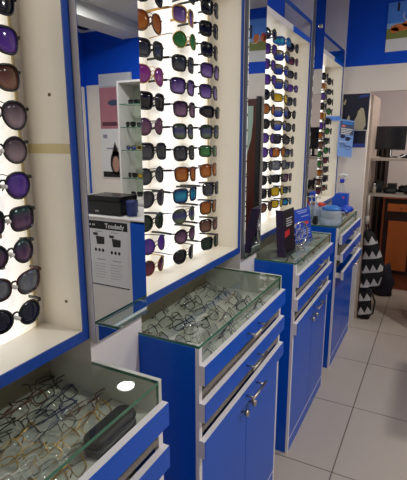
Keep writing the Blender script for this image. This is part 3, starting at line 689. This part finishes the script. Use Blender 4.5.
# landscape poster high on the blue wall
t = thing('landscape_poster', 'landscape poster of orange shapes under blue sky on blue wall', 'poster', (-.17, YB, 2.24))
x0, x1 = -.455, .128
def yb(x): return 2.232+.012*(x-x0)/(x1-x0)       # it hangs slightly crooked
def band(m, lo, hi, off, mi=0, n=1): m.poly([(x0, yq-off, yb(x0)+lo), (x1, yq-off, yb(x1)+lo), (x1, yq-off, yb(x1)+hi), (x0, yq-off, yb(x0)+hi)], (0, .0012, 0), mi)
m = MB(); band(m, 0, .345, .003); m.build('sheet', PAPER, t)
m = MB(); band(m, .20, .345, .0045); m.build('sky', mat('sky_print', srgb(50, 120, 226), .5, noise=srgb(90, 150, 236), scale=4), t)
m = MB(); band(m, .165, .20, .0045); m.build('haze', mat('haze_print', srgb(140, 180, 226), .5), t)
m = MB(); band(m, .09, .165, .0045); m.build('meadow', mat('meadow_print', srgb(140, 146, 60), .6, noise=srgb(110, 120, 70), scale=30), t)
m = MB()
random.seed(5)
for (x, z, rx, rz) in ((-.36, .165, .07, .026), (-.30, .185, .05, .022), (-.40, .15, .03, .02), (-.22, .19, .06, .03), (-.10, .19, .05, .03), (.055, .185, .030, .040), (-.005, .195, .024, .036), (-.04, .18, .03, .035)):
    m.poly([(x+rx*math.cos(q), yq-.0058, yb(x)+z+rz*math.sin(q)) for q in [2*PI*k/16 for k in range(16)]], (0, .001, 0))
m.build('orange_shapes', mat('orange_print', srgb(226, 104, 40), .6, noise=srgb(190, 120, 50), scale=40), t)
m = MB()
for (x, z, rx, rz) in ((-.27, .20, .022, .016), (-.01, .215, .014, .014)): m.poly([(x+rx*math.cos(q), yq-.0068, yb(x)+z+rz*math.sin(q)) for q in [2*PI*k/14 for k in range(14)]], (0, .0008, 0))
m.build('red_shapes', mat('red_poster_print', srgb(200, 30, 50), .6), t)
MB().tube([(-.27+.075*math.cos(q), yq-.006, yb(-.27)+.245+.055*math.sin(q)) for q in [PI*.9+PI*1.2*k/14 for k in range(15)]], .003, 6).build('white_arc', PAPER, t)
MB().tube([(.075+.045*math.cos(q), yq-.006, yb(.07)+.20+.05*math.sin(q)) for q in [PI*.9+PI*.8*k/14 for k in range(15)]], .003, 6).build('white_arc', PAPER, t)
MB().box(.098, .118, yq-.0062, yq-.005, yb(.1)+.19, yb(.1)+.30).box(-.39, -.375, yq-.0062, yq-.005, yb(-.38)+.28, yb(-.38)+.34).build('dark_posts', NAVY, t)

# ------------------------------------------------------------------ the back room through the opening
SHELF = mat('pinkish_shelf_board', srgb(176, 162, 148), .5, noise=srgb(164, 150, 138), scale=8)
t = thing('shelf_unit', 'pinkish shelf unit with two boards in the back room', 'shelf', (-.2, 4.2, 1.1))
MB().box(-.537, -.518, YB+.071, 4.42, .0, 1.93).build('side_panel', SHELF, t)
MB().box(-.517, .18, 4.06, 4.42, 1.402, 1.424).build('shelf_board', SHELF, t)
MB().box(-.517, .18, 4.06, 4.42, 1.100, 1.122).build('shelf_board', SHELF, t)
MB().box(.181, .20, 4.0, 4.42, 0, 1.93).build('side_panel', SHELF, t)
# monitor on the upper board
t = thing('monitor', 'black flat monitor on the upper shelf board', 'monitor', (-.4, 4.22, 1.4243))
SCREEN = mat('dark_screen', srgb(14, 14, 20), .12, noise=srgb(30, 26, 40), scale=5)
MB().slab((-.522+.012, 4.20, 1.492), (.245, -.03, -.002), (.004, 0, .197), (0, .03, 0)).build('housing', BLACK, t, .003)
MB().slab((-.502, 4.1985, 1.51), (.228, -.0275, -.002), (.004, 0, .165), (0, -.0008, 0)).build('screen', SCREEN, t)
MB().lathe([(.07, 0), (.07, .008), (.02, .012), (.018, .075)], (-.39, 4.235, 1.4243), 20, sx=1.1).build('stand', BLACK, t)
# clutter on the boards
def lump(name, label, cat, c, r, m, seed, group=None):
    random.seed(seed); bm = bmesh.new(); bmesh.ops.create_icosphere(bm, subdivisions=3, radius=1)
    ph = [random.uniform(0, 6) for _ in range(4)]
    for v in bm.verts:
        q = v.co.copy(); k = 1+.16*math.sin(5*q.x+ph[0])*math.cos(4*q.y+ph[1])+.08*math.sin(9*q.z+7*q.x+ph[2])
        v.co = Vector((q.x*r[0]*k, q.y*r[1]*k, (max(q.z, -.55)+.55)/1.55*2*r[2]*k))
    me = bpy.data.meshes.new(name); bm.to_mesh(me); bm.free(); me.materials.append(m)
    for p in me.polygons: p.use_smooth = True
    o = bpy.data.objects.new(name, me); COL.objects.link(o); o.location = c
    return tag(o, label, cat, group)
lump('cable_bundle', 'dark cable bundle right of monitor on upper shelf', 'cables', (-.235, 4.15, 1.4245), (.06, .05, .018), BLACKM, 2)
m = MB().tube([(-.31, 4.10, 1.430), (-.28, 4.09, 1.437), (-.25, 4.11, 1.452), (-.22, 4.13, 1.462)], .004, 8)
tag(m.build('white_cable', PAPER), 'short white cable beside monitor on upper shelf', 'cable')
lump('dark_bundle', 'black bundle at left end of lower shelf board', 'bundle', (-.46, 4.20, 1.1225), (.045, .06, .05), BLACKM, 3)
lump('dark_bundle', 'low black bundle in middle of lower shelf board', 'bundle', (-.345, 4.16, 1.1225), (.06, .05, .028), BLACKM, 4)
lump('dark_bundle', 'black bundle towards right of lower shelf board', 'bundle', (-.235, 4.20, 1.1225), (.06, .05, .035), BLACKM, 6)
bt = thing('small_bottle', 'small pale bottle at left of lower shelf board', 'bottle', (-.475, 4.10, 1.1225))
MB().lathe([(.014, 0), (.016, .004), (.016, .05), (.008, .062), (.007, .07)], (-.475, 4.10, 1.1225), 14).build('body', mat('pale_plastic', srgb(170, 160, 140), .4), bt)
MB().lathe([(.009, .068), (.009, .084), (.004, .086)], (-.475, 4.10, 1.1225), 12).build('cap', PAPER, bt)
tag(MB().box(-.30, -.235, 4.08, 4.13, 1.1225, 1.137).build('flat_box', mat('grey_card', srgb(140, 132, 122), .6), None, .002), 'flat grey box at front of lower shelf board', 'box')
# wooden cabinet
OAK = mat('orange_wood_panel', srgb(190, 104, 46), .4, noise=srgb(170, 88, 36), scale=7)
DKW = mat('dark_stained_wood', srgb(44, 24, 22), .4, noise=srgb(34, 18, 18), scale=9)
RIM = mat('red_brown_wood', srgb(140, 72, 38), .4, noise=srgb(120, 58, 30), scale=9)
yc = 4.95
t = thing('wooden_cabinet', 'dark wooden cabinet with orange panels in the back room', 'cabinet', (0, yc, 0))
MB().box(-.455, .45, yc+.01, yc+.45, .17, .975).build('body', DKW, t, .003)
MB().box(-.48, .47, yc-.01, yc+.46, .976, .995).box(-.475, -.456, yc+.005, yc+.45, .17, .975).build('top_board', RIM, t, .003)
MB().box(-.42, .42, yc+.03, yc+.43, 0, .169).build('plinth', RIM, t)
for xa, xb in ((-.425, -.155), (-.13, .14), (.165, .435)):
    dr = MB().box(xa, xb, yc+.002, yc+.0095, .845, .925).build('drawer', OAK, t, .002)
    MB().tube([((xa+xb)/2, yc+.001, .885), ((xa+xb)/2, yc-.018, .885)], .008, 8).build('knob', DKW, dr)
for xa, xb in ((-.405, -.20), (-.17, .16), (.19, .42)):
    MB().box(xa, xb, yc+.002, yc+.0095, .215, .745).build('door', OAK, t, .002)
for k, x in enumerate((-.41, -.16)):
    s = thing('speaker', ('left small black speaker on the wooden cabinet', 'right small black speaker on the wooden cabinet, cut by photo edge')[k], 'speaker', (x, yc+.12, .9955))
    MB().box(x-.045, x+.045, yc+.07, yc+.17, .9955, 1.125).build('cabinet', BLACKM, s, .004)
    for zz, rr in ((1.04, .03), (1.095, .016)): MB().poly([(x+rr*math.cos(q), yc+.0695, zz+rr*math.sin(q)) for q in [2*PI*i/16 for i in range(16)]], (0, -.002, 0)).build('driver', BLACK, s)
# brown curtain at the left
m = MB(); n = 40; top = []; front = []
for k in range(n+1):
    x = -.80+.34*k/n; front.append((x, 5.0+.025*math.sin(k*1.15)+.01*math.sin(k*2.7)))
m.poly([(x, y, .25) for x, y in front]+[(x, y+.012, .25) for x, y in reversed(front)], (0, 0, 1.35))
tag(m.build('brown_curtain', mat('dark_brown_cloth', srgb(66, 52, 44), .9, noise=srgb(46, 36, 32), scale=14)), 'dark brown curtain left of wooden cabinet', 'curtain')
tag(MB().tube([(-.80, 5.0, 1.615), (-.44, 5.0, 1.615)], .012, 10).build('curtain_rod', BLACKM), 'short dark rod carrying the brown curtain', 'curtain rod')
# pale pipe on the shelf side
tag(MB().tube([(-.502, 4.02, 1.11), (-.502, 4.02, .93)], .013, 12).tube([(-.502, 4.02, .93), (-.502, 4.02, .86)], .018, 12).build('wall_pipe', mat('pale_pipe', srgb(186, 178, 168), .5)), 'pale pipe stub under lower shelf board beside white post', 'pipe')
# black and white zigzag bag hanging behind the post
def zig_mat():
    m = bpy.data.materials.new('zigzag_cloth'); m.use_nodes = True; nt = m.node_tree; b = nt.nodes['Principled BSDF']
    tc = nt.nodes.new('ShaderNodeTexCoord'); sp_ = nt.nodes.new('ShaderNodeSeparateXYZ'); nt.links.new(tc.outputs['Object'], sp_.inputs[0])
    def mth(op, a, b_=None):
        q = nt.nodes.new('ShaderNodeMath'); q.operation = op
        for i, v in enumerate((a, b_)):
            if v is None: continue
            if isinstance(v, (int, float)): q.inputs[i].default_value = v
            else: nt.links.new(v, q.inputs[i])
        return q.outputs[0]
    zz = mth('PINGPONG', mth('ADD', sp_.outputs['X'], mth('MULTIPLY', sp_.outputs['Z'], .12)), .030)       # teeth pointing up
    fr_ = mth('FRACT', mth('MULTIPLY', mth('ADD', sp_.outputs['Z'], mth('MULTIPLY', sp_.outputs['X'], -.25)), 1/.128))
    g = mth('GREATER_THAN', fr_, mth('ADD', .10, mth('MULTIPLY', zz, 16.0)))
    mx = nt.nodes.new('ShaderNodeMix'); mx.data_type = 'RGBA'; mx.inputs['A'].default_value = (*srgb(190, 186, 182), 1); mx.inputs['B'].default_value = (*srgb(14, 14, 16), 1)
    nt.links.new(g, mx.inputs['Factor']); nt.links.new(mx.outputs['Result'], b.inputs['Base Color']); b.inputs['Roughness'].default_value = .85
    return m
t = thing('zigzag_bag', 'black and white zigzag patterned bag hanging behind the white post', 'bag', (-.45, 4.02, .05))
def slabby(prof, yc_, th, name, m, ph=0.0):
    """soft hanging body: prof = [(z, xl, xr)]"""
    b = MB(); n = 20; vs = []; fs = []
    for z, xl, xr in prof:
        for k in range(n):
            a = 2*PI*k/n; cx_ = (xl+xr)/2; hx = (xr-xl)/2
            vs.append((cx_+hx*math.copysign(abs(math.cos(a))**.7, math.cos(a)), yc_+th*math.sin(a)*(1+.25*math.sin(9*z+ph+3*a)), z))
    R0 = len(prof)
    for i in range(R0-1):
        for k in range(n): fs.append((i*n+k, i*n+(k+1) % n, (i+1)*n+(k+1) % n, (i+1)*n+k))
    fs += [tuple(range(n-1, -1, -1)), tuple((R0-1)*n+k for k in range(n))]
    b.add(vs, fs, 0, True); return b.build(name, m, t)
ZIG = zig_mat()
slabby([(.29, -.505, -.385), (.33, -.51, -.35), (.42, -.512, -.335), (.55, -.514, -.335), (.64, -.514, -.375), (.74, -.515, -.41), (.80, -.512, -.45)], 4.01, .045, 'body', ZIG)
slabby([(.012, -.512, -.41), (.06, -.515, -.395), (.16, -.515, -.405), (.28, -.515, -.415), (.32, -.51, -.43)], 3.995, .04, 'lower_pouch', ZIG, 2.0)
MB().tube([(-.50, 4.02, .79), (-.508, 4.03, .90), (-.500, 4.03, .91), (-.475, 4.02, .79)], .007, 8).build('strap', BLACKM, t)
MB().tube([(-.43, 3.985, .30), (-.375, 3.98, .18), (-.385, 3.98, .06), (-.42, 3.98, .03)], .008, 8).build('strap', BLACKM, t)
# navy bag on the floor
o = lump('floor_bag', 'dark navy slumped bag on floor before wooden cabinet', 'bag', (-.385, 4.74, .001), (.105, .085, .17), mat('dark_navy_cloth', srgb(26, 26, 44), .85, noise=srgb(20, 20, 32), scale=20), 9)

# ------------------------------------------------------------------ right-hand part of the shop (seen in the mirrors)
# service counter with information sheet
t = thing('service_counter', 'white service counter with blue end section seen in the near mirror', 'counter', (.8, 2.57, 0))
yf = 2.57
MB().box(.50, 1.45, yf, yf+.55, 0, 1.0).build('white_section', WHITE, t, .003)
MB().box(.26, .499, yf-.004, yf+.55, 0, .985).build('blue_section', BLUE, t, .003)
MB().box(.26, 1.45, yf-.012, yf+.56, 1.001, 1.012).build('worktop', WHITE, t, .002)
s = thing('information_sheet', 'white information sheet with black heading on service counter front', 'sheet', (.7, yf, .5))
xs0, xs1, zs0, zs1 = .525, .905, .465, .985
ys2 = yf-.0022
MB().box(xs0, xs1, ys2, yf-.0005, zs0, zs1).build('paper', PAPER, s)
MB().box(xs0, xs1, ys2-.001, ys2-.0002, zs1-.07, zs1-.006).build('heading_band', mat('black_print', srgb(14, 14, 16), .4), s)
MB().box(xs0, xs1, ys2-.001, ys2-.0002, zs0, zs0+.008).build('bottom_rule', BLACKM, s)
fc = bpy.data.curves.new('heading_text', 'FONT'); fc.body = 'Toudedy'; fc.size = .05; fc.extrude = .0004; fc.align_x = 'RIGHT'; fc.offset = .0012
fo = bpy.data.objects.new('heading_text', fc); COL.objects.link(fo)
dg = bpy.context.evaluated_depsgraph_get(); me = bpy.data.meshes.new_from_object(fo.evaluated_get(dg)); bpy.data.objects.remove(fo)
# printed facing the mirror side so that it reads there as in the photograph
mm = MB(); 
me.transform(Matrix(((-1, 0, 0, xs0+.03), (0, 0, 1, ys2-.0022), (0, 1, 0, zs1-.056), (0, 0, 0, 1))))
me.transform(Matrix.Translation(Vector((0, 0, 0))-Vector(ORI[s]))); me.materials.clear(); me.materials.append(PAPER)
ho = bpy.data.objects.new('heading_text', me); COL.objects.link(ho); ho.parent = s
m = MB()
for k, (x, w_) in enumerate(((.885, .012), (.858, .012), (.84, .008))): m.box(x-w_, x, ys2-.0024, ys2-.0012, zs1-.045, zs1-.033)
m.build('heading_marks', PAPER, s)
def camera_print(x, z):
    m = MB(); f = lambda pts: [(x+a, ys2-.0012, z+b) for a, b in pts]
    m.poly(f([(.055, .05), (.01, .05), (.005, .032), (.05, .028)]), (0, .001, 0)); m.poly(f([(.03, .026), (-.055, .02), (-.05, -.035), (.02, -.04)]), (0, .001, 0))
    for k in range(3):
        cx_ = x+.035-.035*k; m.poly([(cx_+.012*math.cos(q), ys2-.0012, z-.085+.014*math.sin(q)) for q in [2*PI*i/12 for i in range(12)]], (0, .001, 0))
    return m
for x in (.80, .645): camera_print(x, .835 if x > .7 else .825).build('printed_eyewear', mat('dark_grey_print', srgb(34, 34, 36), .5), s)
m = MB()
for x in (.80, .645):
    m.box(x-.035, x+.035, ys2-.001, ys2-.0002, .893, .898); m.box(x-.05, x+.03, ys2-.001, ys2-.0002, .672, .678)
    for k in range(6): m.box(x-.06+.01*(k % 3), x+.055, ys2-.001, ys2-.0002, .64-.022*k, .643-.022*k)
m.build('print_lines', mat('pale_grey_ink', srgb(150, 150, 156), .6), s)
# printer and blue container on the counter
t = thing('printer', 'low black printer on the service counter', 'printer', (.79, 2.72, 1.0125))
MB().box(.63, .96, 2.63, 2.86, 1.0125, 1.115).build('body', BLACKM, t, .008, 3)
MB().box(.635, .955, 2.635, 2.855, 1.116, 1.158).build('lid', BLACK, t, .006, 3)
MB().box(.84, .875, 2.6285, 2.6295, 1.035, 1.048).build('badge', mat('badge_grey', srgb(170, 170, 172), .4), t)
t = thing('blue_bin', 'small blue ribbed container beside the printer on service counter', 'container', (.575, 2.70, 1.0125))
MB().lathe([(.036, 0), (.040, .01), (.040, .035), (.044, .04), (.044, .10), (.046, .104), (.046, .112), (.036, .116)], (.575, 2.70, 1.0125), 20).build('body', mat('navy_blue_plastic', srgb(24, 44, 110), .4), t)
MB().tube([(.575+.047*math.cos(q), 2.70, 1.0125+.11+.016*math.sin(q)) for q in [PI*k/10 for k in range(11)]], .003, 6).build('handle', BLACKM, t)
# back cupboard and glass shelf cabinet
t = thing('back_cupboard', 'white low cupboard along the end wall seen in mirror', 'cupboard', (1.4, 3.7, 0))
MB().box(.85, 1.95, 3.44, 3.875, 0, .965).build('body', WHITE, t, .002)
MB().box(.84, 1.96, 3.42, 3.876, .966, .99).build('worktop', WHITE, t, .002)
for k in range(3): 
    dd = MB().box(.86+.363*k, .86+.363*k+.355, 3.425, 3.4395, .08, .95).build('door', WHITE, t, .002)
    MB().tube([(.9+.363*k, 3.424, .8), (.9+.363*k, 3.405, .8)], .008, 8).build('knob', CHROME, dd)
t = thing('shelf_cabinet', 'white framed glass shelf cabinet with sunglasses seen in mirror', 'cabinet', (1.17, 3.6, .9905))
PALE = mat('pale_green_back', srgb(176, 180, 164), .5)
ca, cb, cf = .96, 1.385, 3.60
MB().box(ca, ca+.02, cf, 3.86, .9905, 2.13).box(cb-.02, cb, cf, 3.86, .9905, 2.13).box(ca+.02, cb-.02, cf, 3.86, 2.11, 2.13).box(ca+.02, cb-.02, cf, 3.86, .9905, 1.01).build('frame', WHITE, t, .002)
MB().box(ca+.02, cb-.02, 3.845, 3.859, 1.01, 2.11).build('back_board', PALE, t)
SZS = [1.199, 1.476, 1.698, 1.915]
for z in SZS:
    m = MB().box(ca+.021, cb-.021, cf+.01, 3.844, z-.006, z); m.m = [0, 0, 1, 1, 1, 1]; m.build('glass_shelf', [GLASS, GREEN_EDGE], t)
spec = [(1.01, [('black', 'black', 'square'), ('grey', 'black', 'rect')]), (1.199, [('black', 'black', 'square'), ('yellow', 'black', 'wrap'), ('black', 'black', 'round')]), (1.476, [('rainbow mirror', 'black', 'wrap'), ('black', 'yellow', 'wrap'), ('navy', 'blue', 'rect')]),
        (1.698, [('black', 'black', 'square'), ('grey', 'black', 'rect'), ('navy', 'black', 'square')]), (1.915, [('black', 'black', 'rect'), ('black', 'black', 'square')])]
SHL = ['bottom', 'second from bottom', 'middle', 'second from top', 'top']
for i, (z, L_) in enumerate(spec):
    for k, (ln, fr, sh) in enumerate(L_):
        x = (1.29, 1.15, 1.03)[k] if len(L_) == 3 else (1.24, 1.09)[k]
        w_, h_ = SZ[sh]
        spectacles('sunglasses', 'sunglasses', '%s lens sunglasses at %s of %s shelf in glass shelf cabinet' % (ln, ['left', 'centre', 'right'][k] if len(L_) == 3 else ['left', 'right'][k], SHL[i]), 'sunglasses in the glass shelf cabinet', (x, cf+.07, z+h_/2+.004), random.uniform(-.2, .2), sh, w_, h_, round(w_/2+.0075, 4), .0026, FM[fr], LM[ln], L=.12, thick=.0034)
# wall board with face print
t = thing('wall_board', 'white wall board with pink face print seen in the near mirror', 'poster', (1.62, YB, 1.15))
MB().box(1.40, 1.835, yq-.012, yq, 1.17, 2.115).build('board', PAPER, t)
MB().box(1.40, 1.82, yq-.02, yq-.0005, 2.12, 2.245).build('top_strip', mat('pale_grey_panel', srgb(200, 202, 206), .5), t)
SKIN = mat('pink_skin_print', srgb(190, 130, 140), .6, noise=srgb(160, 96, 110), scale=5)
yy = yq-.0135
MB().box(1.41, 1.825, yy, yq-.0125, 1.69, 2.11).build('face_print', SKIN, t)
el = lambda cx_, cz_, rx, rz, y_, n=20: [(cx_+rx*math.cos(q), y_, cz_+rz*math.sin(q)) for q in [2*PI*i/n for i in range(n)]]
MB().poly(el(1.64, 1.955, .075, .030, yy-.0014), (0, .001, 0)).build('printed_eye', mat('eye_print', srgb(60, 70, 100), .5), t)
MB().box(1.60, 1.80, yy-.0014, yy-.0004, 1.72, 1.76).build('print_lines', mat('plum_print', srgb(90, 50, 66), .6), t)
MB().box(1.745, 1.80, yq-.0135, yq-.0125, 1.59, 1.63).box(1.60, 1.76, yq-.0135, yq-.0125, 1.475, 1.49).build('caption', mat('grey_caption_ink', srgb(140, 140, 160), .6), t)
m = MB().box(1.55, 1.82, yq-.0135, yq-.0125, 1.175, 1.235); m.poly(el(1.645, 1.33, .07, .13, yq-.0135), (0, .001, 0)); m.poly([(1.70, yq-.0135, 1.40), (1.645, yq-.0135, 1.555), (1.59, yq-.0135, 1.42)], (0, .001, 0))
m.build('printed_hair', BLACKM, t)
MB().poly(el(1.64, 1.315, .045, .085, yq-.015), (0, .001, 0)).build('printed_face', mat('warm_skin_print', srgb(176, 130, 116), .6), t)
# ceiling fixtures
for i, (x, y, p) in enumerate(LAMPS):
    t = thing('ceiling_lamp', ('round ceiling downlight nearest the second counter', 'round ceiling downlight above the service counter side', 'round ceiling downlight out over the shop floor', 'round ceiling downlight nearest the shop front')[i], 'ceiling light', (x, y, CEIL))
    MB().lathe([(.085, -.001), (.09, -.004), (.09, -.014), (.075, -.016)], (x, y, CEIL), 28).build('housing', PAPER, t)
    MB().lathe([(.075, -.0165), (.074, -.019), (.06, -.022), (.03, -.024), (.005, -.0245)], (x, y, CEIL), 28).build('diffuser', mat('lamp_diffuser', (1, .97, .92), .4, emit=6), t)
t = thing('smoke_detector', 'round black fixture on ceiling in far right corner', 'ceiling fixture', (1.775, 3.63, CEIL))
MB().lathe([(.055, -.001), (.06, -.006), (.058, -.03), (.03, -.04), (.01, -.041)], (1.775, 3.63, CEIL), 24).build('body', BLACK, t)
MB().lathe([(.012, -.0415), (.010, -.047), (.003, -.048)], (1.775, 3.63, CEIL), 12).build('sensor', BLACKM, t)
